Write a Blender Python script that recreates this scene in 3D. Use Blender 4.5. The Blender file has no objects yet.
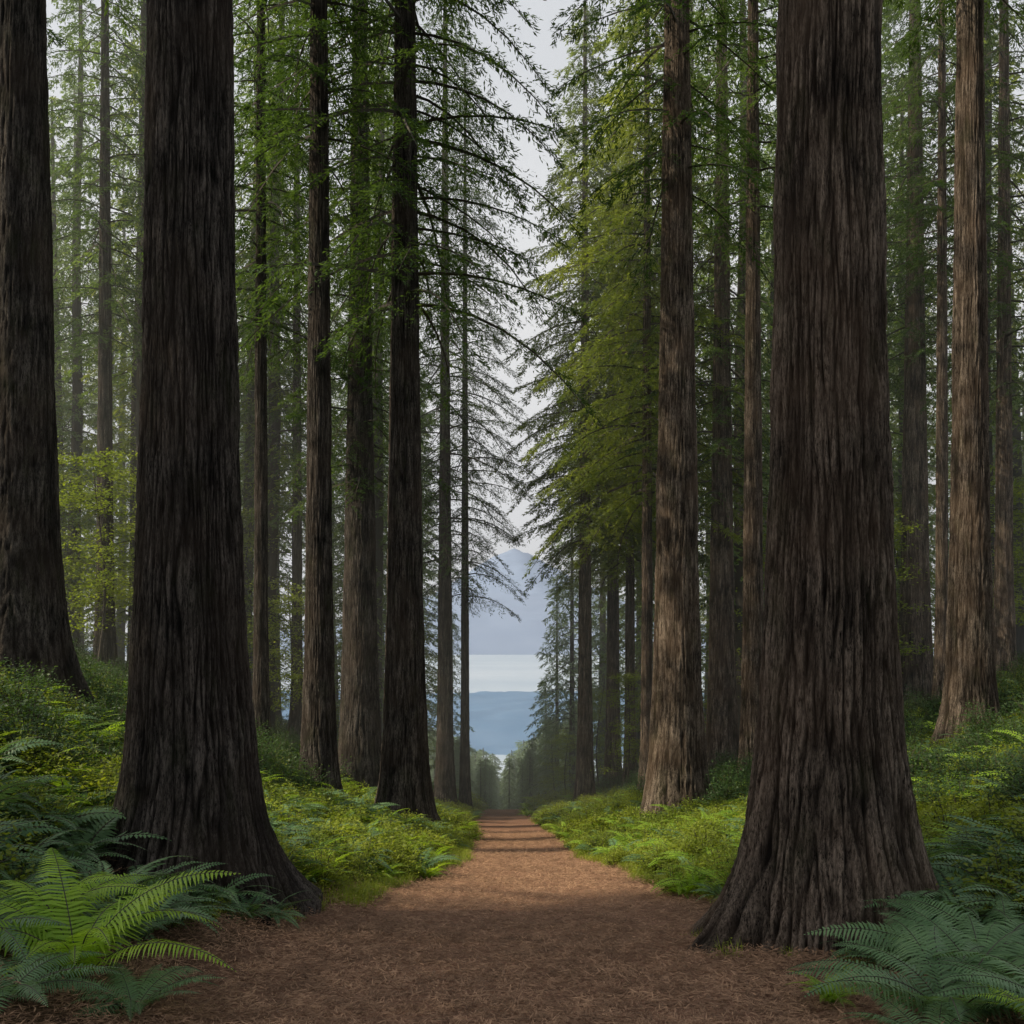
import bpy, math, numpy as np
from mathutils import Vector
rs=np.random.RandomState
sc=bpy.context.scene
sc.view_settings.view_transform='Standard'; sc.view_settings.look='None'; sc.view_settings.exposure=0
COL=sc.collection
def link(o,col=None): (col or COL).objects.link(o); return o
# ---------------------------------------------------------------- noise
def pn(u,v,pu=None,seed=0):
    r=rs(seed); N=256; M=pu if pu else 256
    a=r.rand(M,N)*2*np.pi; gx=np.cos(a); gy=np.sin(a)
    iu=np.floor(u).astype(int); iv=np.floor(v).astype(int); fu=u-iu; fv=v-iv
    def g(i,j,x,y): 
        i=i%M; j=j%N; return gx[i,j]*x+gy[i,j]*y
    su=fu*fu*fu*(fu*(fu*6-15)+10); sv=fv*fv*fv*(fv*(fv*6-15)+10)
    n0=g(iu,iv,fu,fv)*(1-su)+g(iu+1,iv,fu-1,fv)*su
    n1=g(iu,iv+1,fu,fv-1)*(1-su)+g(iu+1,iv+1,fu-1,fv-1)*su
    return (n0*(1-sv)+n1*sv)*1.4
def fbm(x,y,f,o=4,seed=0):
    t=0;a=1
    for k in range(o): t=t+a*pn(x*f,y*f,None,seed+k); f*=2.03; a*=.5
    return t
# ---------------------------------------------------------------- mesh helpers
class MB:
    def __init__(s): s.v=[];s.f=[];s.m=[];s.n=0
    def add(s,V,F,m=0):
        V=np.asarray(V,float).reshape(-1,3);F=np.asarray(F).reshape(-1,4)
        s.v.append(V);s.f.append(F+s.n);s.m.append(np.full(len(F),m));s.n+=len(V)
    def leaves(s,P,D,S,L,W,m=0,mid=.42):
        P=P.reshape(-1,3);D=D.reshape(-1,3);S=S.reshape(-1,3);L=np.reshape(L,(-1,1));W=np.reshape(W,(-1,1))
        n=len(P)
        V=np.stack([P,P+D*L*mid+S*W/2,P+D*L,P+D*L*mid-S*W/2],1)
        s.add(V,np.arange(n*4).reshape(n,4),m)
    def tubes(s,pts,rad,m=1,k=4):
        pts=np.asarray(pts,float);rad=np.asarray(rad,float)
        if pts.ndim==2: pts=pts[None];rad=rad[None]
        B,n,_=pts.shape
        t=np.gradient(pts,axis=1);t/=np.linalg.norm(t,axis=2,keepdims=True)+1e-9
        ref=np.where(np.abs(t[...,2:3])>.9,np.array([1.,0,0]),np.array([0,0,1.]))
        a=np.cross(t,ref);a/=np.linalg.norm(a,axis=2,keepdims=True)+1e-9;b=np.cross(t,a)
        an=np.arange(k)*2*np.pi/k
        V=pts[:,:,None]+rad[:,:,None,None]*(a[:,:,None]*np.cos(an)[None,None,:,None]+b[:,:,None]*np.sin(an)[None,None,:,None])
        i=np.arange(B)[:,None,None]*n*k;j=np.arange(n-1)[None,:,None]*k;c=np.arange(k)[None,None,:];c2=(c+1)%k
        F=np.stack([i+j+c,i+j+c2,i+j+k+c2,i+j+k+c],-1)
        s.add(V,F,m)
    def mesh(s,name,mats,smooth=False,var=True,attr=None):
        V=np.concatenate(s.v);F=np.concatenate(s.f);M=np.concatenate(s.m)
        me=bpy.data.meshes.new(name)
        me.vertices.add(len(V));me.vertices.foreach_set('co',V.astype('f').ravel())
        me.loops.add(F.size);me.loops.foreach_set('vertex_index',F.astype('i').ravel())
        me.polygons.add(len(F));me.polygons.foreach_set('loop_start',(np.arange(len(F))*4).astype('i'))
        me.polygons.foreach_set('material_index',M.astype('i'))
        me.polygons.foreach_set('use_smooth',np.full(len(F),smooth))
        for q in mats: me.materials.append(q)
        if var:
            a=me.attributes.new('var','FLOAT','FACE');a.data.foreach_set('value',rs(3).rand(len(F)).astype('f'))
        if attr is not None:
            a=me.attributes.new('bark','FLOAT','POINT');a.data.foreach_set('value',attr.astype('f').ravel())
        me.update(calc_edges=True)
        return me
def grid_faces(nr,nc,wrap=False):
    i=np.arange(nr-1)[:,None]*nc;j=np.arange(nc if wrap else nc-1)[None];j2=(j+1)%nc
    return np.stack([i+j,i+j2,i+nc+j2,i+nc+j],-1).reshape(-1,4)
# ---------------------------------------------------------------- materials
def nm(name):
    m=bpy.data.materials.new(name);m.use_nodes=True;nt=m.node_tree;nt.nodes.clear()
    o=nt.nodes.new('ShaderNodeOutputMaterial');return m,nt,o
def N(nt,t,**k):
    n=nt.nodes.new(t)
    for a,b in k.items(): setattr(n,a,b)
    return n
def mixc(nt,f,a,b,bt='MIX'):
    n=nt.nodes.new('ShaderNodeMix');n.data_type='RGBA';n.blend_type=bt
    for s,v in ((n.inputs[0],f),(n.inputs[6],a),(n.inputs[7],b)):
        if hasattr(v,'links') : nt.links.new(v,s)
        elif isinstance(v,(int,float)): s.default_value=v
        else: s.default_value=(*v,1)
    return n.outputs[2]
def mathn(nt,op,a,b=0.,c=None):
    n=nt.nodes.new('ShaderNodeMath');n.operation=op
    for i,v in enumerate([a,b]+([c] if c is not None else [])):
        if hasattr(v,'links'): nt.links.new(v,n.inputs[i])
        else: n.inputs[i].default_value=v
    return n.outputs[0]
def mrange(nt,v,a,b,c=0.,d=1.):
    n=nt.nodes.new('ShaderNodeMapRange');nt.links.new(v,n.inputs[0])
    for i,q in enumerate((a,b,c,d)): n.inputs[i+1].default_value=q
    return n.outputs[0]
def noise(nt,vec,scale,detail=4,rough=.55):
    n=N(nt,'ShaderNodeTexNoise');n.inputs['Scale'].default_value=scale;n.inputs['Detail'].default_value=detail;n.inputs['Roughness'].default_value=rough
    if vec is not None: nt.links.new(vec,n.inputs['Vector'])
    return n.outputs['Fac']
def scaled(nt,vec,s):
    n=N(nt,'ShaderNodeVectorMath',operation='MULTIPLY');nt.links.new(vec,n.inputs[0]);n.inputs[1].default_value=s;return n.outputs[0]
def leafmat(name,dark,light,tr=.35,rough=.55,nscale=.35,spec=.3):
    m,nt,o=nm(name);geo=N(nt,'ShaderNodeNewGeometry');oi=N(nt,'ShaderNodeObjectInfo');at=N(nt,'ShaderNodeAttribute',attribute_name='var')
    n1=noise(nt,geo.outputs['Position'],nscale,1)
    f=mathn(nt,'MULTIPLY_ADD',mrange(nt,n1,.35,.65),.5,mathn(nt,'MULTIPLY',at.outputs['Fac'],.3))
    f=mathn(nt,'MULTIPLY_ADD',oi.outputs['Random'],.25,f)
    c=mixc(nt,f,dark,light)
    p=N(nt,'ShaderNodeBsdfPrincipled');nt.links.new(c,p.inputs['Base Color']);p.inputs['Roughness'].default_value=rough;p.inputs['Specular IOR Level'].default_value=spec
    t=N(nt,'ShaderNodeBsdfTranslucent');c2=mixc(nt,1.,c,(1.6,1.55,.6),'MULTIPLY');nt.links.new(c2,t.inputs[0])
    mx=N(nt,'ShaderNodeMixShader');mx.inputs[0].default_value=tr;nt.links.new(p.outputs[0],mx.inputs[1]);nt.links.new(t.outputs[0],mx.inputs[2]);nt.links.new(mx.outputs[0],o.inputs[0])
    return m
def barkmat(name,deep,ridge,moss=(.05,.06,.02),mossamt=.25):
    m,nt,o=nm(name);tc=N(nt,'ShaderNodeTexCoord');at=N(nt,'ShaderNodeAttribute',attribute_name='bark')
    P=tc.outputs['Object']
    fine=noise(nt,scaled(nt,P,(26,26,3.2)),1.,6,.75)
    big=noise(nt,P,.9,2)
    fib=noise(nt,scaled(nt,P,(70,70,12)),1.,5,.8)
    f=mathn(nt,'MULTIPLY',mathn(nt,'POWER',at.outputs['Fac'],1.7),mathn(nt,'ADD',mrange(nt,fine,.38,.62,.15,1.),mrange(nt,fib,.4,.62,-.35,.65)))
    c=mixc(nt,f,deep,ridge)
    c=mixc(nt,mrange(nt,big,.4,.7,0,.4),c,(ridge[0]*.5,ridge[1]*.42,ridge[2]*.36))
    mo=noise(nt,scaled(nt,P,(2.5,2.5,1.)),1.,5,.6)
    c=mixc(nt,mrange(nt,mo,.54,.68,0,mossamt),c,moss)
    p=N(nt,'ShaderNodeBsdfPrincipled');nt.links.new(c,p.inputs['Base Color']);p.inputs['Roughness'].default_value=.92;p.inputs['Specular IOR Level'].default_value=.15
    b=N(nt,'ShaderNodeBump');b.inputs['Distance'].default_value=.10;b.inputs['Strength'].default_value=1.
    nt.links.new(mathn(nt,'ADD',fine,mathn(nt,'MULTIPLY',fib,.6)),b.inputs['Height']);nt.links.new(b.outputs[0],p.inputs['Normal'])
    nt.links.new(p.outputs[0],o.inputs[0]);return m
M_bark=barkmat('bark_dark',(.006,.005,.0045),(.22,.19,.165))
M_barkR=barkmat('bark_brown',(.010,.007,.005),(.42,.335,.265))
M_barkBG=barkmat('bark_far',(.05,.045,.038),(.17,.145,.115))  # background bark lightened, distance haze mixed into its colour
M_limb,nt,o=nm('limb_wood');p=N(nt,'ShaderNodeBsdfPrincipled');p.inputs['Roughness'].default_value=.9
p.inputs['Base Color'].default_value=(.055,.045,.035,1);nt.links.new(p.outputs[0],o.inputs[0])
M_needle=leafmat('conifer_needles',(.028,.060,.024),(.085,.14,.045),.48)
M_needleY=leafmat('conifer_needles_light',(.06,.11,.028),(.22,.27,.06),.52)
M_needleB=leafmat('conifer_needles_hazed',(.06,.12,.05),(.17,.25,.09),.52)  # paler needles for the rear trees: haze put into the green
M_shrub=leafmat('shrub_leaves',(.08,.13,.016),(.31,.36,.05),.42,.5,.6)
M_shrubD=leafmat('shrub_leaves_dark',(.02,.05,.02),(.08,.14,.045),.35,.5,.6)
M_maple=leafmat('broad_leaves',(.11,.17,.03),(.26,.32,.05),.5,.5,.5)
M_fern=leafmat('fern_green_sunlit',(.15,.29,.025),(.34,.50,.06),.4,.5,2.)  # green raised to stand in for sunlight the crowns block
M_fernB=leafmat('fern_bluegreen',(.06,.13,.06),(.18,.30,.14),.32,.45,2.)
M_far=leafmat('far_foliage_hazed',(.11,.17,.11),(.20,.28,.15),.35)  # valley foliage lightened so its colour carries haze
def soil(name,path):
    m,nt,o=nm(name);geo=N(nt,'ShaderNodeNewGeometry');P=geo.outputs['Position']
    n1=noise(nt,P,1.1,4);n2=noise(nt,P,22.,6,.7);n3=noise(nt,P,95.,4,.7)
    v=N(nt,'ShaderNodeTexVoronoi');v.inputs['Scale'].default_value=38;nt.links.new(P,v.inputs['Vector'])
    c=mixc(nt,mrange(nt,n2,.32,.68),(.07,.034,.021),(.47,.26,.165))
    c=mixc(nt,mrange(nt,n1,.35,.65,0,.5),c,(.20,.105,.066))
    c=mixc(nt,mrange(nt,n3,.55,.75,0,.6),c,(.56,.36,.23))
    c=mixc(nt,mrange(nt,n3,.25,.42,.6,0.),c,(.028,.015,.010))
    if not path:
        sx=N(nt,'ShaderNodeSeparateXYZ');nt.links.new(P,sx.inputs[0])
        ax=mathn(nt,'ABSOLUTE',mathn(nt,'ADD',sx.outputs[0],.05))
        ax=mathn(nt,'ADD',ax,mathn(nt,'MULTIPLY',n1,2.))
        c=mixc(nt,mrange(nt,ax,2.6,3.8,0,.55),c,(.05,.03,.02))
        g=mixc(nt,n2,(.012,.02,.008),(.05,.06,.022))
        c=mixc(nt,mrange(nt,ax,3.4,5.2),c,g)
    p=N(nt,'ShaderNodeBsdfPrincipled');nt.links.new(c,p.inputs['Base Color']);p.inputs['Roughness'].default_value=.95;p.inputs['Specular IOR Level'].default_value=.15
    b=N(nt,'ShaderNodeBump');b.inputs['Distance'].default_value=.035;b.inputs['Strength'].default_value=1.
    h=mathn(nt,'ADD',n2,mathn(nt,'MULTIPLY',n3,.4));nt.links.new(mathn(nt,'ADD',h,mathn(nt,'MULTIPLY',v.outputs[0],.3)),b.inputs['Height']);nt.links.new(b.outputs[0],p.inputs['Normal'])
    nt.links.new(p.outputs[0],o.inputs[0]);return m
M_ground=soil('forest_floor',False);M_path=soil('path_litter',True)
def simple(name,a,b,sc_,rough=.9):
    m,nt,o=nm(name);geo=N(nt,'ShaderNodeNewGeometry');n1=noise(nt,geo.outputs['Position'],sc_,6,.65)
    p=N(nt,'ShaderNodeBsdfPrincipled');nt.links.new(mixc(nt,mrange(nt,n1,.3,.7),a,b),p.inputs['Base Color']);p.inputs['Roughness'].default_value=rough;p.inputs['Specular IOR Level'].default_value=.1
    nt.links.new(p.outputs[0],o.inputs[0]);return m,nt,p,n1
# ---------------------------------------------------------------- terrain
SL=.145; CAMH=1.6
def xc(y): return -.007*np.clip(y,0,400)+.34*np.sin(np.clip(y,0,80)*.09-.3)+.1
def zp(y):
    y=np.asarray(y,float)
    z=-SL*np.clip(y,-40,66)
    e=np.clip(y-66,0,None); z=z-np.where(e<20,SL*e+.5*.0115*e*e,SL*20+2.3+(e-20)*.375)
    return z
def terr(x,y):
    x=np.asarray(x,float);y=np.asarray(y,float)
    dx=x-xc(y);t=np.clip(np.abs(dx)-1.6+.5*pn(y*.22,x*0,None,9),0,None)
    rl=.5*t*t/(t+3.5);rr=.4*t*t/(t+6)
    r=np.where(dx<0,rl,rr);r=13*np.tanh(r/13)
    fade=1-np.clip((y-110)/120,0,1);fade*=np.clip((np.clip(y,-20,0)+25)/25,.5,1)
    z=zp(y)+r*fade
    am=np.clip(t/2,0,1)
    z=z+am*(.18*fbm(x,y,.35,3,20)+.05*fbm(x,y,1.9,2,30))*np.clip((200-y)/100,0,1)+.018*fbm(x,y,1.6,3,40)*np.clip((90-y)/40,0,1)
    z=z-.05*np.exp(-(dx/1.1)**2)
    return np.maximum(z,-62+.3*pn(x*.01,y*.01,None,5)) 
def axis(d0,lo,hi,g,far):
    a=list(np.arange(lo,hi,d0));
    d=d0;x=a[-1]
    while x<far[1]: d*=g;x+=d;a.append(x)
    d=d0;x=a[0];b=[]
    while x>far[0]: d*=g;x-=d;b.append(x)
    return np.array(b[::-1]+a)
xs=axis(.12,-5,5,1.055,(-9000,9000));ys=axis(.12,3,30,1.05,(-600,12000))
X,Y=np.meshgrid(xs,ys);Z=terr(X,Y)
b=MB();b.add(np.stack([X,Y,Z],-1),grid_faces(len(ys),len(xs)))
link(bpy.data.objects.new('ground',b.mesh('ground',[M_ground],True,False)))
F=grid_faces(len(ys),len(xs));V=np.stack([X,Y,Z+.008],-1).reshape(-1,3)
cx=V[F].mean(1);w=1.6+.25*pn(cx[:,1]*.6,cx[:,1]*0,None,50)
k=(np.abs(cx[:,0]-xc(cx[:,1]))<w)&(cx[:,1]>-15)&(cx[:,1]<95)
F=F[k];u,inv=np.unique(F,return_inverse=True);b=MB();b.add(V[u],inv.reshape(-1,4))
link(bpy.data.objects.new('forest_path',b.mesh('forest_path',[M_path],True,False)))
# ---------------------------------------------------------------- lake, hills, mountain
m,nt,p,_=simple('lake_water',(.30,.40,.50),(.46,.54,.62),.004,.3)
p.inputs['Specular IOR Level'].default_value=.4
geo=N(nt,'ShaderNodeNewGeometry');bn=N(nt,'ShaderNodeBump');bn.inputs['Strength'].default_value=.5;bn.inputs['Distance'].default_value=.8
nt.links.new(noise(nt,scaled(nt,geo.outputs['Position'],(.02,.06,.1)),1.,6,.7),bn.inputs['Height']);nt.links.new(bn.outputs[0],p.inputs['Normal'])
b=MB();b.add([(-9000,200,-58.4),(9000,200,-58.4),(9000,9000,-58.4),(-9000,9000,-58.4)],[(0,1,2,3)])
link(bpy.data.objects.new('lake_water',b.mesh('lake',[m],False,False)))
def hillobj(name,xr,yr,n,hf,mat):
    x=np.linspace(*xr,n);y=np.linspace(*yr,n);X,Y=np.meshgrid(x,y);Z=hf(X,Y)
    b=MB();b.add(np.stack([X,Y,Z],-1),grid_faces(n,n));link(bpy.data.objects.new(name,b.mesh(name,[mat],True,False)))
M_mt=simple('mountain_hazed',(.20,.27,.40),(.235,.305,.435),.0025)[0]  # aerial haze painted in as the mountain's blue-grey base colour
M_hill=simple('hill_forest_hazed',(.10,.19,.32),(.14,.23,.36),.02)[0]  # forest colour shifted to blue to paint haze on the hill
def mt(X,Y):
    r=np.hypot((X-20)/1100,(Y-5900)/1500)
    h=580*np.exp(-(r*1.3)**1.15)
    e=np.clip((Y-3950)/900,0,1);e=e*e*(3-2*e)
    return -64+e*h*(1+.12*fbm(X,Y,.0016,7,60))
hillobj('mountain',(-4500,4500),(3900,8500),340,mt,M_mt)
def hl(X,Y): return -66+(28+4*fbm(X,Y,.006,5,70))*np.exp(-((Y-700)/170)**4)*np.exp(-((X+60)/420)**4)+1.5*fbm(X,Y,.05,3,71)
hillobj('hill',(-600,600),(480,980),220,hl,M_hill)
# ---------------------------------------------------------------- trunks
def trunk_mesh(name,R,H,nu,nv,seed,mat,amp=.06,zlo=-1.0,flare=.62):
    r=rs(seed);q=np.linspace(0,1,nv);z=zlo+(H-zlo)*(q**1.9 if nv>120 else q**1.5)
    th=np.arange(nu)*2*np.pi/nu
    T,Zz=np.meshgrid(th,z);zc=np.clip(Zz,-.3,None)
    rad=R*(.68+.6*np.exp(-zc/(8*R))+flare*np.exp(-zc/(1.1*R)))
    rad*=np.clip(1-.8*np.clip((Zz-10)/(H-10),0,1)**1.1,.05,1)
    fl=np.exp(-zc/(1.3*R));lob=0
    for kk in (3,5,8,11): lob=lob+r.uniform(.4,1)*np.cos(kk*T+r.rand()*6.28)/(kk**.5)
    rad*=1+.17*fl*lob+.03*np.cos(2*T+r.rand()*6)+.02*pn(T/6.283*5,Zz*.4,5,seed+2)
    pu=max(14,int(2*np.pi*R/.085))
    U=T/(2*np.pi)
    warp=1.1*pn(U*8,Zz*.35,8,seed+5)+.3*pn(U*30,Zz*1.6,30,seed+6)
    n1=np.abs(pn(U*pu+warp,Zz*.5,pu,seed+7));n2=np.abs(pn(U*pu*2+warp*1.6,Zz*1.6,pu*2,seed+8))
    n3=pn(U*pu*4,Zz*9,pu*4,seed+9);n4=pn(U*pu+warp,Zz*3.2,pu,seed+11);n5=pn(U*14,Zz*.8,14,seed+12)
    h=np.clip(n1*3.6,0,1)**.6*.66+np.clip(n2*2.8,0,1)*.34
    h=np.clip(h*(.8+.45*n5)-.35*np.clip(n4-.2,0,1)*2,0,1)
    rad=rad+(h-.6)*amp*(1+.7*fl)*min(1,R/.5)+n3*.008
    b=MB();b.add(np.stack([rad*np.cos(T),rad*np.sin(T),Zz],-1),grid_faces(nv,nu,True))
    return b.mesh(name,[mat],True,False,h)
# ---------------------------------------------------------------- crown
def crown(b,seed,H,z0,Lmax,nb,lowL=.6,dens=.19,leaf=.17,K=13,leafm=0,shape=.8,wr=.2):
    r=rs(seed)
    for i in range(nb):
        q=(i+r.rand())/nb; z=z0+(H-z0)*q
        L=Lmax*(max(0.02,1-q)**shape)*(lowL+(1-lowL)*min(1,q*4))*r.uniform(.6,1.15)+.5
        az=i*2.399+r.uniform(-.5,.5);up=r.uniform(-.2,.2);dr=r.uniform(.2,.6)
        n2=max(5,int(L/dens));s=np.linspace(.14,1,n2)+r.uniform(-.02,.02,n2)
        def base(s): return np.stack([L*s*(1-.1*s),.12*L*np.sin(s*2+i)*s,L*(up*s-dr*s*s)],-1)
        B=base(s);sg=np.where(np.arange(n2)%2==0,1.,-1.)
        lt=(.28*L*(1-s)**.8+.28)*r.uniform(.5,1.25,n2)
        an=np.radians(68-30*s+r.uniform(-14,14,n2))*sg
        D=np.stack([np.cos(an),np.sin(an),r.uniform(-.7,.05,n2)],-1)
        u=np.linspace(.08,1,K)
        Q=B[:,None]+lt[:,None,None]*(u[None,:,None]*D[:,None]);Q[...,2]-=.4*lt[:,None]*u[None]**2
        out=[]
        for sd in (-1,1):
            a2=an[:,None]+sd*np.radians(48)*(1-.4*u[None])+r.uniform(-.35,.35,(n2,K))
            d=np.stack([np.cos(a2),np.sin(a2),r.uniform(-1.1,.1,(n2,K))],-1);d/=np.linalg.norm(d,axis=-1,keepdims=True)
            sv=np.stack([-np.sin(a2),np.cos(a2),r.uniform(-.9,.9,(n2,K))],-1);sv/=np.linalg.norm(sv,axis=-1,keepdims=True)
            out.append((Q+r.normal(0,.035,Q.shape),d,sv))
        c,s_=math.cos(az),math.sin(az);R3=np.array([[c,-s_,0],[s_,c,0],[0,0,1]])
        for (q_,d,sv) in out:
            LL=leaf*r.uniform(.6,1.3,(n2,K));b.leaves(q_.reshape(-1,3)@R3.T+(0,0,z),d.reshape(-1,3)@R3.T,sv.reshape(-1,3)@R3.T,LL,LL*wr,leafm)
        sp=np.linspace(0,1,7);pp=base(sp)@R3.T+(0,0,z);b.tubes(pp,(.011*L+.006)*(1-.85*sp),1,3)
CROWNS=[]
for i,(H,z0,Lm,nb) in enumerate([(42,15,4.8,120),(42,18,4.2,100),(44,12,5.2,130),(40,20,4.4,90)]):
    b=MB();crown(b,100+i,H,z0,Lm,nb,wr=.25);CROWNS.append(b.mesh('crown',[M_needle,M_limb]))
CROWNSY=[]
for i,(H,z0,Lm,nb) in enumerate([(42,14,5.4,200),(42,11,5.0,170),(40,13,6.4,190)]):
    b=MB();crown(b,120+i,H,z0,Lm,nb,lowL=.7,dens=.17,wr=.32,leaf=.19);CROWNSY.append(b.mesh('crown',[M_needleY,M_limb]))
b=MB();crown(b,130,40,15,6.4,150,lowL=.8,wr=.25);CROWNS.append(b.mesh('crown',[M_needle,M_limb]))
def tree(px,d,w,seed,crownm=None,mat=None,hi=False,H=42,name='unseen_redwood_tree'):
    Xw=(px-512)/1000*d;R=w*d/1000/1.95;z=float(terr(Xw,d))
    e=bpy.data.objects.new(name,None);link(e);e.location=(Xw,d,z)
    nu,nv=(560,700) if hi else (160,280)
    me=trunk_mesh('trunk',R,H,nu,nv,seed,mat or M_bark,flare=.62 if hi else .5)
    t=bpy.data.objects.new('trunk',me);link(t);t.parent=e
    if crownm is not None:
        c=bpy.data.objects.new('crown',crownm);link(c);c.parent=e;c.rotation_euler=(0,0,seed*1.3)
    return Xw,d,R
T=[]
C=CROWNS;CY=CROWNSY
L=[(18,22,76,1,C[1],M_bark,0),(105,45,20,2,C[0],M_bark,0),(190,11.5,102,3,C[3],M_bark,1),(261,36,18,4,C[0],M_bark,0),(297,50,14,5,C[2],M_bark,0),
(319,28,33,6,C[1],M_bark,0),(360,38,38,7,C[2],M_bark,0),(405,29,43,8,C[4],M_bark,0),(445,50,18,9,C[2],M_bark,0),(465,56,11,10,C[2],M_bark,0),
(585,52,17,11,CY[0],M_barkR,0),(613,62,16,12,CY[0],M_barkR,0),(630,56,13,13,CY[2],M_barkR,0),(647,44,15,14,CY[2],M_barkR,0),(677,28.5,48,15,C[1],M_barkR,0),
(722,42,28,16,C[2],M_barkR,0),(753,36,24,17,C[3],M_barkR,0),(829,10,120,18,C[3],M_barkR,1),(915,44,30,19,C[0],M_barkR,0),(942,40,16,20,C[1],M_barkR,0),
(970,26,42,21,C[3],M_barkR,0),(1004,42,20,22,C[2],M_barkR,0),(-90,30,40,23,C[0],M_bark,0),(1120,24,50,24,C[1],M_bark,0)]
for (px,d,w,s,cr,mt_,hi) in L: T.append(tree(px,d,w,s,cr,mt_,hi))
for i,(x,y) in enumerate([(-14,1),(-20,-2),(-24,2),(-30,-1),(-14,-9),(-26,-7),(12,-6),(15,3),(-21,4.5),(-27,5),(-33,2),(-17,2.5)]):  # out-of-view trees, the left ones added to shade the near path
    z=float(terr(x,y));e=link(bpy.data.objects.new('unseen_redwood_tree',None));e.location=(x,y,z)
    if i==0: TM=trunk_mesh('trunk',.5,42,80,120,90,M_bark)
    t=link(bpy.data.objects.new('trunk',TM));t.parent=e
    c=link(bpy.data.objects.new('crown',C[[0,4,2,4][i%4]]));c.parent=e;c.rotation_euler=(0,0,i*1.7);T.append((x,y,.5))
# ---------------------------------------------------------------- scatter via geometry nodes
def srccol(name,meshes):
    c=bpy.data.collections.new(name)
    for i,me in enumerate(meshes): c.objects.link(bpy.data.objects.new('%s_%02d'%(name,i),me))
    return c
def scatter(name,P,rot,scl,idx,col):
    n=len(P);me=bpy.data.meshes.new(name);me.vertices.add(n);me.vertices.foreach_set('co',np.asarray(P,'f').ravel())
    a=me.attributes.new('rot','FLOAT_VECTOR','POINT');a.data.foreach_set('vector',np.asarray(rot,'f').ravel())
    a=me.attributes.new('scl','FLOAT','POINT');a.data.foreach_set('value',np.asarray(scl,'f').ravel())
    a=me.attributes.new('idx','INT','POINT');a.data.foreach_set('value',np.asarray(idx,'i').ravel())
    ob=link(bpy.data.objects.new(name,me))
    g=bpy.data.node_groups.new(name,'GeometryNodeTree')
    g.interface.new_socket('Geometry',in_out='INPUT',socket_type='NodeSocketGeometry');g.interface.new_socket('Geometry',in_out='OUTPUT',socket_type='NodeSocketGeometry')
    gi=g.nodes.new('NodeGroupInput');go=g.nodes.new('NodeGroupOutput');ip=g.nodes.new('GeometryNodeInstanceOnPoints');ci=g.nodes.new('GeometryNodeCollectionInfo')
    ci.inputs['Collection'].default_value=col;ci.inputs['Separate Children'].default_value=True;ci.inputs['Reset Children'].default_value=True
    def na(nme,t):
        q=g.nodes.new('GeometryNodeInputNamedAttribute');q.data_type=t;q.inputs['Name'].default_value=nme
        return [o for o in q.outputs if o.enabled and o.name=='Attribute'][0]
    er=g.nodes.new('FunctionNodeEulerToRotation');l=g.links.new
    l(na('rot','FLOAT_VECTOR'),er.inputs[0]);l(er.outputs[0],ip.inputs['Rotation']);l(na('scl','FLOAT'),ip.inputs['Scale']);l(na('idx','INT'),ip.inputs['Instance Index'])
    ip.inputs['Pick Instance'].default_value=True;l(ci.outputs[0],ip.inputs['Instance']);l(gi.outputs[0],ip.inputs['Points']);l(ip.outputs[0],go.inputs[0])
    md=ob.modifiers.new('scatter','NODES');md.node_group=g
    return ob
BG=[]
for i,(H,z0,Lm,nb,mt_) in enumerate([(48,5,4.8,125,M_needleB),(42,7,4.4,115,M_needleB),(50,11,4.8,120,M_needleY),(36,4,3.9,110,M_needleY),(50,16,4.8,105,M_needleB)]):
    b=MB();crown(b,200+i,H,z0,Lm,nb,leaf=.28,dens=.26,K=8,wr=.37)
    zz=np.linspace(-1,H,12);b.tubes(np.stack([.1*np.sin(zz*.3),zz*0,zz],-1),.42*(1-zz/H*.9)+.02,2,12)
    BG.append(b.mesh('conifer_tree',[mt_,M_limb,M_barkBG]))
r=rs(11);P=[]
tx=np.array([t[0] for t in T]);ty=np.array([t[1] for t in T])
for _ in range(12000):
    y=r.uniform(47,105);x=r.uniform(-1,1)*(.58*y+5)
    dx=x-float(xc(y))
    if abs(dx)<(5.3 if dx<0 else 6.6)+max(0,(y-60))*.02: continue
    if y<50 and abs(dx)<12: continue
    if np.min(np.hypot(tx-x,ty-y))<2.: continue
    if P and min((x-a)**2+(y-c)**2 for a,c in P)<(5.2+.01*y)**2: continue
    P.append((x,y))
P=np.array(P);n=len(P);print('bg trees',n)
z=terr(P[:,0],P[:,1])
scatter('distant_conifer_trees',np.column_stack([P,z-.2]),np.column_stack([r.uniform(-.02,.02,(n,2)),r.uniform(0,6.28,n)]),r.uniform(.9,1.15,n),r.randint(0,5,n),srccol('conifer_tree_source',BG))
r=rs(12);VB=[]
for i in range(2):
    b=MB();crown(b,300+i,17,.8,3.0,95,lowL=1.,leaf=.3,dens=.26,K=7,shape=.9,wr=.28)
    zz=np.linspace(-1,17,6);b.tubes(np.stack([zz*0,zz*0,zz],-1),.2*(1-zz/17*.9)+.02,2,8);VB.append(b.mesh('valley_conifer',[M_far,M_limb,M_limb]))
n=130;y=r.uniform(92,200,n);x=xc(y)+r.uniform(-.075,.075,n)*y
z=terr(x,y);offp=np.abs((x-xc(y))/y)
ang=np.where(x>xc(y),.112-.9*offp,.118-.5*offp)+r.uniform(0,.03,n)
S=np.clip((CAMH-ang*y-z)/17,.25,2.2)
scatter('valley_conifer_trees',np.column_stack([x,y,z-.2]),np.column_stack([np.zeros((n,2)),r.uniform(0,6.28,n)]),S,r.randint(0,2,n),srccol('valley_conifer_source',VB))
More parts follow.
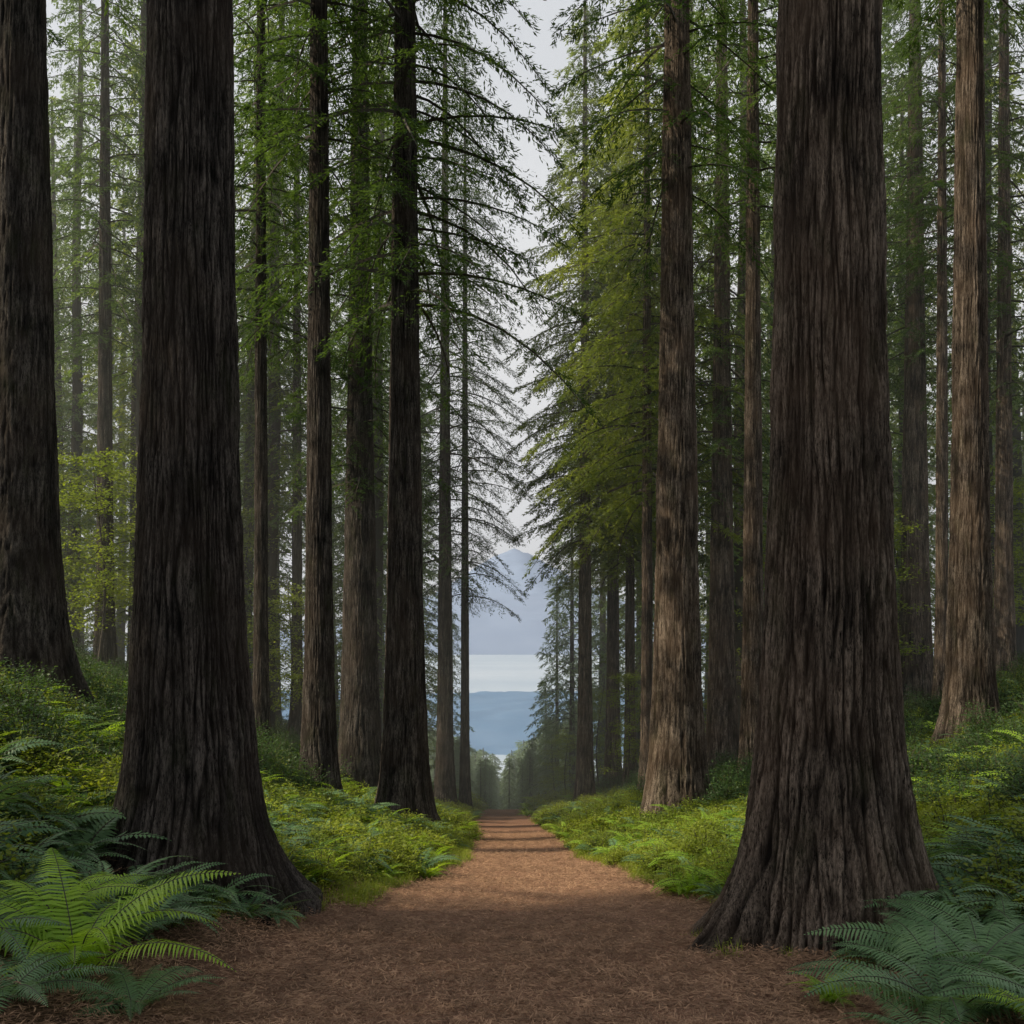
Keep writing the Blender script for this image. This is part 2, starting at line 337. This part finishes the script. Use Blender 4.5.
for i,(px,d,s) in enumerate([(557,92,1.45),(572,84,1.75),(546,104,1.1),(452,96,1.3)]):
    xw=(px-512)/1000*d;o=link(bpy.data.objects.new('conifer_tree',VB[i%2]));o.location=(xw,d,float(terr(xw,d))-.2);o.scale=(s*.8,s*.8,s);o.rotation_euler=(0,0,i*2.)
# ---------------------------------------------------------------- understory plants
def unit(v): return v/(np.linalg.norm(v,axis=-1,keepdims=True)+1e-9)
def shrub(seed,Rr,Hh,nst,nl,lsz,mats):
    r=rs(seed);b=MB();az=r.rand(nst)*6.28;sp=r.uniform(.2,1,nst)*Rr;hh=Hh*r.uniform(.4,1.1,nst)*(1-.45*(sp/Rr)**2)
    u=np.linspace(0,1,6)[None]
    pts=np.stack([np.cos(az)[:,None]*sp[:,None]*u**.8,np.sin(az)[:,None]*sp[:,None]*u**.8,hh[:,None]*np.sin(u*1.5)],-1)+r.normal(0,.01,(nst,6,3))
    b.tubes(pts,np.tile(np.linspace(.006,.002,6),(nst,1)),1,3)
    t=r.uniform(.2,1,(nst,nl));az2=az[:,None]
    Q=np.stack([np.cos(az2)*sp[:,None]*t**.8,np.sin(az2)*sp[:,None]*t**.8,hh[:,None]*np.sin(t*1.5)],-1)+r.normal(0,.05*Rr/.5,(nst,nl,3))
    D=unit(np.stack([r.normal(0,1,(nst,nl)),r.normal(0,1,(nst,nl)),r.normal(.05,.35,(nst,nl))],-1))
    S=unit(np.cross(D,np.array([0,0,1.])+r.normal(0,.35,D.shape)))
    LL=lsz*r.uniform(.6,1.3,(nst,nl));b.leaves(Q,D,S,LL,LL*.5);return b.mesh('shrub',mats)
def fern(seed,nf,K,Lf,wmax,mats,hi=False,el0=1.15):
    r=rs(seed);b=MB()
    for i in range(nf):
        az=i*2.399+r.uniform(-.25,.25);L=Lf*r.uniform(.7,1.12);e0=el0+r.uniform(-.3,.22);e1=r.uniform(-.75,-.1)
        s=np.linspace(0,1,K);el=e0+(e1-e0)*s**.9;yaw=r.uniform(-.35,.35)*s
        d=np.stack([np.cos(el)*np.cos(yaw),np.cos(el)*np.sin(yaw),np.sin(el)],-1);p_=np.cumsum(d,0)*L/K
        side=unit(np.cross(d,[0,0,1.]));nrm=np.cross(side,d);tw=r.uniform(-.5,.5);side=unit(side*math.cos(tw)+nrm*math.sin(tw))
        w=wmax*np.clip((s-.06)/.16,0,1)**.7*(1-np.clip((s-.2)/.8,0,1)**1.5)*L+.004
        c,s_=math.cos(az),math.sin(az);R3=np.array([[c,-s_,0],[s_,c,0],[0,0,1]])
        b.tubes(p_@R3.T,.004*(1-.8*s)+.001,1,3)
        for sd in (-1,1):
            dd=unit(side*sd+d*.35+nrm*0.05-np.array([0,0,1.])*.18+r.normal(0,.06,d.shape))
            k=s>.06
            if hi:
                W=L/K*.8;P0=p_[k];D0=dd[k];w0=w[k][:,None];S0=d[k]
                dz=np.array([0,0,-1.])
                a0=P0;a1=P0+D0*w0*.5;a2=P0+D0*w0+dz*w0*.18
                V=np.stack([a0-S0*W*.25,a0+S0*W*.5,a1+S0*W*.42,a1-S0*W*.3,a2+S0*W*.06,a2-S0*W*.02],1)
                n=len(P0);base=np.arange(n)[:,None]*6
                Fq=np.concatenate([base+np.array([0,1,2,3]),base+np.array([3,2,4,5])]);b.add(V.reshape(-1,3)@R3.T,Fq,0)
            else: b.leaves(p_[k]@R3.T,dd[k]@R3.T,d[k]@R3.T,w[k],np.full(k.sum(),L/K*1.0),0,.3)
    return b.mesh('fern',mats)
US=[shrub(1,.5,.55,36,30,.055,[M_shrub,M_limb]),shrub(2,.55,.7,36,32,.055,[M_shrubD,M_limb]),shrub(3,.35,.3,28,24,.045,[M_shrub,M_limb]),
    fern(4,15,26,.9,.15,[M_fernB,M_limb]),fern(5,14,26,.85,.15,[M_fern,M_limb]),shrub(6,.7,1.1,44,36,.06,[M_shrubD,M_limb])]
r=rs(21)
tR=np.array([t[2] for t in T])
def sc_under(n,y0,y1,xm,s0,s1):
    y=y0+(y1-y0)*r.rand(n)**.8;x=r.uniform(-1,1,n)*(xm+.56*y)
    dx=x-xc(y);ad=np.abs(dx)
    edge=np.where(y<13,3.0,1.5+1.1*np.clip((22-y)/9,0,1))+.65*pn(y*.5,x*.2,None,77)
    k=ad>edge
    k&=pn(x*.55,y*.55,None,88)+.62*np.clip((y-8)/30+.4,0,1.2)>r.uniform(-.25,.35,n)
    dd=np.min(np.hypot(tx[None]-x[:,None],ty[None]-y[:,None])-tR[None]*1.5,axis=1);k&=dd>.1
    k&=~((y<8.2)&(ad<4.6))
    x,y,ad,edge=x[k],y[k],ad[k],edge[k];m_=len(x);near=ad-edge
    q=r.rand(m_);idx=np.where(near<1.3,np.where(q<.45,2,np.where(q<.82,0,np.where(q<.94,4,3))),np.where(q<.3,0,np.where(q<.42,1,np.where(q<.64,3,np.where(q<.88,4,5)))))
    ri=x-xc(y)>0
    idx=np.where(((idx==1)|(idx==5))&(near<4),np.where(ri,0,3),idx)
    idx=np.where((y<11)&(q>.35),3,idx)
    s=r.uniform(s0,s1,m_)*np.clip(.7+near*.3,.5,1.)
    return x,y,idx,s
A=[sc_under(8500,5.5,30,3,.6,1.35),sc_under(7000,28,62,4,.8,1.5),sc_under(3000,60,100,4,1.3,2.2)]
x,y,idx,s=[np.concatenate(q) for q in zip(*A)];n=len(x)
scatter('undergrowth',np.column_stack([x,y,terr(x,y)-.03]),np.column_stack([r.uniform(-.15,.15,(n,2)),r.uniform(0,6.28,n)]),s,idx,srccol('undergrowth_source',US))
def tuft(seed):
    rr=rs(seed);b=MB();n=46;a=rr.rand(n)*6.28;e=rr.uniform(.4,1.4,n);q=np.column_stack([rr.normal(0,.05,(n,2)),np.zeros(n)])
    D=np.column_stack([np.cos(a)*np.cos(e),np.sin(a)*np.cos(e),np.sin(e)]);Sv=np.column_stack([-np.sin(a),np.cos(a),a*0])
    b.leaves(q,D,Sv,rr.uniform(.06,.22,n),rr.uniform(.005,.012,n),0,.4)
    n=40;Q=np.column_stack([rr.normal(0,.09,(n,2)),rr.uniform(.02,.13,n)]);D=unit(rr.normal(0,1,(n,3))*(1,1,.4));b.leaves(Q,D,unit(np.cross(D,[0,0,1.])),rr.uniform(.02,.045,n),rr.uniform(.012,.025,n))
    return b.mesh('tuft',[M_shrub])
n=2100;y=12.5+30*r.rand(n)**1.1;sd_=np.where(r.rand(n)<.5,-1,1)
off=1.4+1.05*np.clip((22-y)/9,0,1)+np.abs(r.normal(0,.4,n))+.3*pn(y*.5,sd_*3.3,None,78)-.1;x=xc(y)+sd_*off
tb=[(t[0],t[1],t[2]) for t in T if t[1]<35 and t[1]>8]
for (a,c,R_) in tb:
    k_=14 if c<13 else 50
    th=r.uniform(0,6.28,k_);q=R_*r.uniform(1.75,2.5,k_);x=np.concatenate([x,a+q*np.cos(th)]);y=np.concatenate([y,c+q*np.sin(th)])
n=len(x);scatter('ground_cover_tufts',np.column_stack([x,y,terr(x,y)-.01]),np.column_stack([np.zeros((n,2)),r.uniform(0,6.28,n)]),r.uniform(.5,1.2,n),r.randint(0,2,n),srccol('tuft_source',[tuft(71),tuft(72)]))
LT=[]
ML=leafmat('needle_litter',(.055,.028,.016),(.46,.28,.17),.05,.8,5.)
for i in range(3):
    rr=rs(400+i);b=MB();n=60;a=rr.rand(n)*6.28;q=np.column_stack([rr.normal(0,.16,(n,2)),rr.uniform(.004,.02,n)])
    D=np.column_stack([np.cos(a),np.sin(a),rr.normal(0,.15,n)]);Sv=np.column_stack([-np.sin(a),np.cos(a),rr.normal(0,.3,n)])
    b.leaves(q,D,Sv,rr.uniform(.03,.10,n),rr.uniform(.004,.010,n),0,.5);LT.append(b.mesh('litter',[ML]))
x=r.uniform(-4.6,4.6,10000);y=5+30*r.rand(10000)**1.5;n=10000
scatter('fallen_needles',np.column_stack([x,y,terr(x,y)+.01]),np.column_stack([np.full(n,0.0),np.full(n,0.),r.uniform(0,6.28,n)]),r.uniform(.7,1.3,n),r.randint(0,3,n),srccol('fallen_needles_source',LT))
FH=[fern(31,18,46,1.,.17,[M_fern,M_limb],True,1.32),fern(32,16,46,1.,.17,[M_fernB,M_limb],True,1.1),fern(33,14,44,.95,.17,[M_fernB,M_limb],True,.95)]
for (x,y,mi,s,rz) in [(-3.0,6.9,0,1.35,.3),(-3.8,6.9,2,1.0,1.1),(-2.5,6.6,1,.7,2.),(-4.1,7.9,1,1.,2.8),(-3.1,6.1,2,.9,.5),(-3.9,6.1,0,.8,1.),(-3.6,7.6,0,1.1,4.),
                      (2.85,6.5,1,1.35,.4),(3.5,7.4,1,1.4,1.7),(2.5,5.9,2,.8,2.4),(3.4,6.0,1,1.2,3.),(3.9,7.9,1,1.3,.9),(4.2,9.1,1,1.3,.2),(3.1,5.6,0,.8,4.),(2.3,7.2,0,.4,1.),(3.5,8.6,2,.9,5.)]:
    o=link(bpy.data.objects.new('fern',FH[mi]));o.location=(x,y,float(terr(x,y))-.02);o.scale=(s,)*3;o.rotation_euler=(0,0,rz)
def sapling(seed):
    r=rs(seed);b=MB();H=7
    zz=np.linspace(-.3,H,8);b.tubes(np.stack([.25*np.sin(zz*.6),.1*zz*.5,zz],-1),.06*(1-zz/H*.85)+.004,1,6)
    for i in range(40):
        z=r.uniform(1.6,H);az=r.rand()*6.28;L=r.uniform(.8,2.2)*(1.15-z/H*.6);u=np.linspace(0,1,6)
        p_=np.stack([np.cos(az)*L*u,np.sin(az)*L*u,z+L*(.35*u-.25*u*u)],-1)+r.normal(0,.02,(6,3));b.tubes(p_,.012*(1-.8*u)+.002,1,3)
        n=150;t=r.uniform(.15,1,n)**.7;Q=np.stack([np.cos(az)*L*t,np.sin(az)*L*t,z+L*(.35*t-.25*t*t)],-1)+r.normal(0,1,(n,3))*(.30,.30,.09)
        D=unit(np.column_stack([r.normal(0,1,(n,2)),r.normal(-.25,.3,n)]));Sv=unit(np.cross(D,np.array([0,0,1.])+r.normal(0,.3,(n,3))));LL=r.uniform(.06,.12,n)
        b.leaves(Q,D,Sv,LL,LL*.75)
    return b.mesh('sapling',[M_maple,M_limb])
SA=[sapling(51),sapling(52)]
for i,(px,d,s) in enumerate([(95,40,1.3),(60,47,1.5),(150,44,1.4),(285,46,1.2),(350,52,1.),(600,66,1.1),(625,50,.9),(700,52,1.2),(780,44,1.4),(870,42,1.4),(900,48,1.5),(1010,45,1.5),(240,50,1.6),(20,42,1.4),(555,78,.8),(567,70,.8)]):
    xw=(px-512)/1000*d;o=link(bpy.data.objects.new('sapling_tree',SA[i%2]));o.location=(xw,d,float(terr(xw,d)));o.scale=(s,)*3;o.rotation_euler=(0,0,i*1.9)
# ---------------------------------------------------------------- mist: real scattering volume standing over the slope
m=bpy.data.materials.new('mist');m.use_nodes=True;nt=m.node_tree;nt.nodes.clear();o=nt.nodes.new('ShaderNodeOutputMaterial');v=nt.nodes.new('ShaderNodeVolumeScatter')
v.inputs['Density'].default_value=.0042;v.inputs['Color'].default_value=(.93,.98,.96,1);v.inputs['Anisotropy'].default_value=.1;nt.links.new(v.outputs[0],o.inputs['Volume'])
b=MB();x0,x1,y0,y1,z0,z1=-75,75,34,135,-40,48
b.add([(x0,y0,z0),(x1,y0,z0),(x1,y1,z0),(x0,y1,z0),(x0,y0,z1),(x1,y0,z1),(x1,y1,z1),(x0,y1,z1)],[(0,3,2,1),(4,5,6,7),(0,1,5,4),(1,2,6,5),(2,3,7,6),(3,0,4,7)])
link(bpy.data.objects.new('mist',b.mesh('mist',[m],False,False)))
# ---------------------------------------------------------------- light
sd=Vector((-.70,-.17,.70)).normalized()
el=math.asin(sd.z);az=math.atan2(sd.x,sd.y)
sun=bpy.data.lights.new('sun','SUN');sun.energy=5.;sun.angle=math.radians(.5);sun.color=(1,.87,.64)
so=link(bpy.data.objects.new('sun',sun));so.rotation_euler=(-sd).to_track_quat('-Z','Y').to_euler();so.location=(0,0,60)
w=bpy.data.worlds.new('World');sc.world=w;w.use_nodes=True;nt=w.node_tree;bg=nt.nodes['Background'];sk=nt.nodes.new('ShaderNodeTexSky');sk.sky_type='NISHITA';sk.sun_disc=False
sk.sun_elevation=el;sk.sun_rotation=az;sk.dust_density=5.;sk.air_density=1.
hs=nt.nodes.new('ShaderNodeHueSaturation');hs.inputs['Saturation'].default_value=.6;nt.links.new(sk.outputs[0],hs.inputs['Color'])
tc=nt.nodes.new('ShaderNodeTexCoord');sx=nt.nodes.new('ShaderNodeSeparateXYZ');nt.links.new(tc.outputs['Generated'],sx.inputs[0])
cn=noise(nt,scaled(nt,tc.outputs['Generated'],(1,1,3)),2.5,4)
fz=mathn(nt,'ADD',mrange(nt,sx.outputs[2],.35,.85,.97,.15),mrange(nt,cn,.35,.65,-.08,.03))
nt.links.new(mixc(nt,fz,hs.outputs[0],(6.0,6.2,6.4)),bg.inputs[0]);bg.inputs[1].default_value=.15
cam=bpy.data.cameras.new('camera');co=link(bpy.data.objects.new('camera',cam));co.location=(0,0,CAMH);co.rotation_euler=(math.radians(90),0,0)
cam.sensor_width=36;cam.lens=36*1000/1024;cam.shift_y=.125;cam.clip_end=30000;cam.clip_start=.1;sc.camera=co
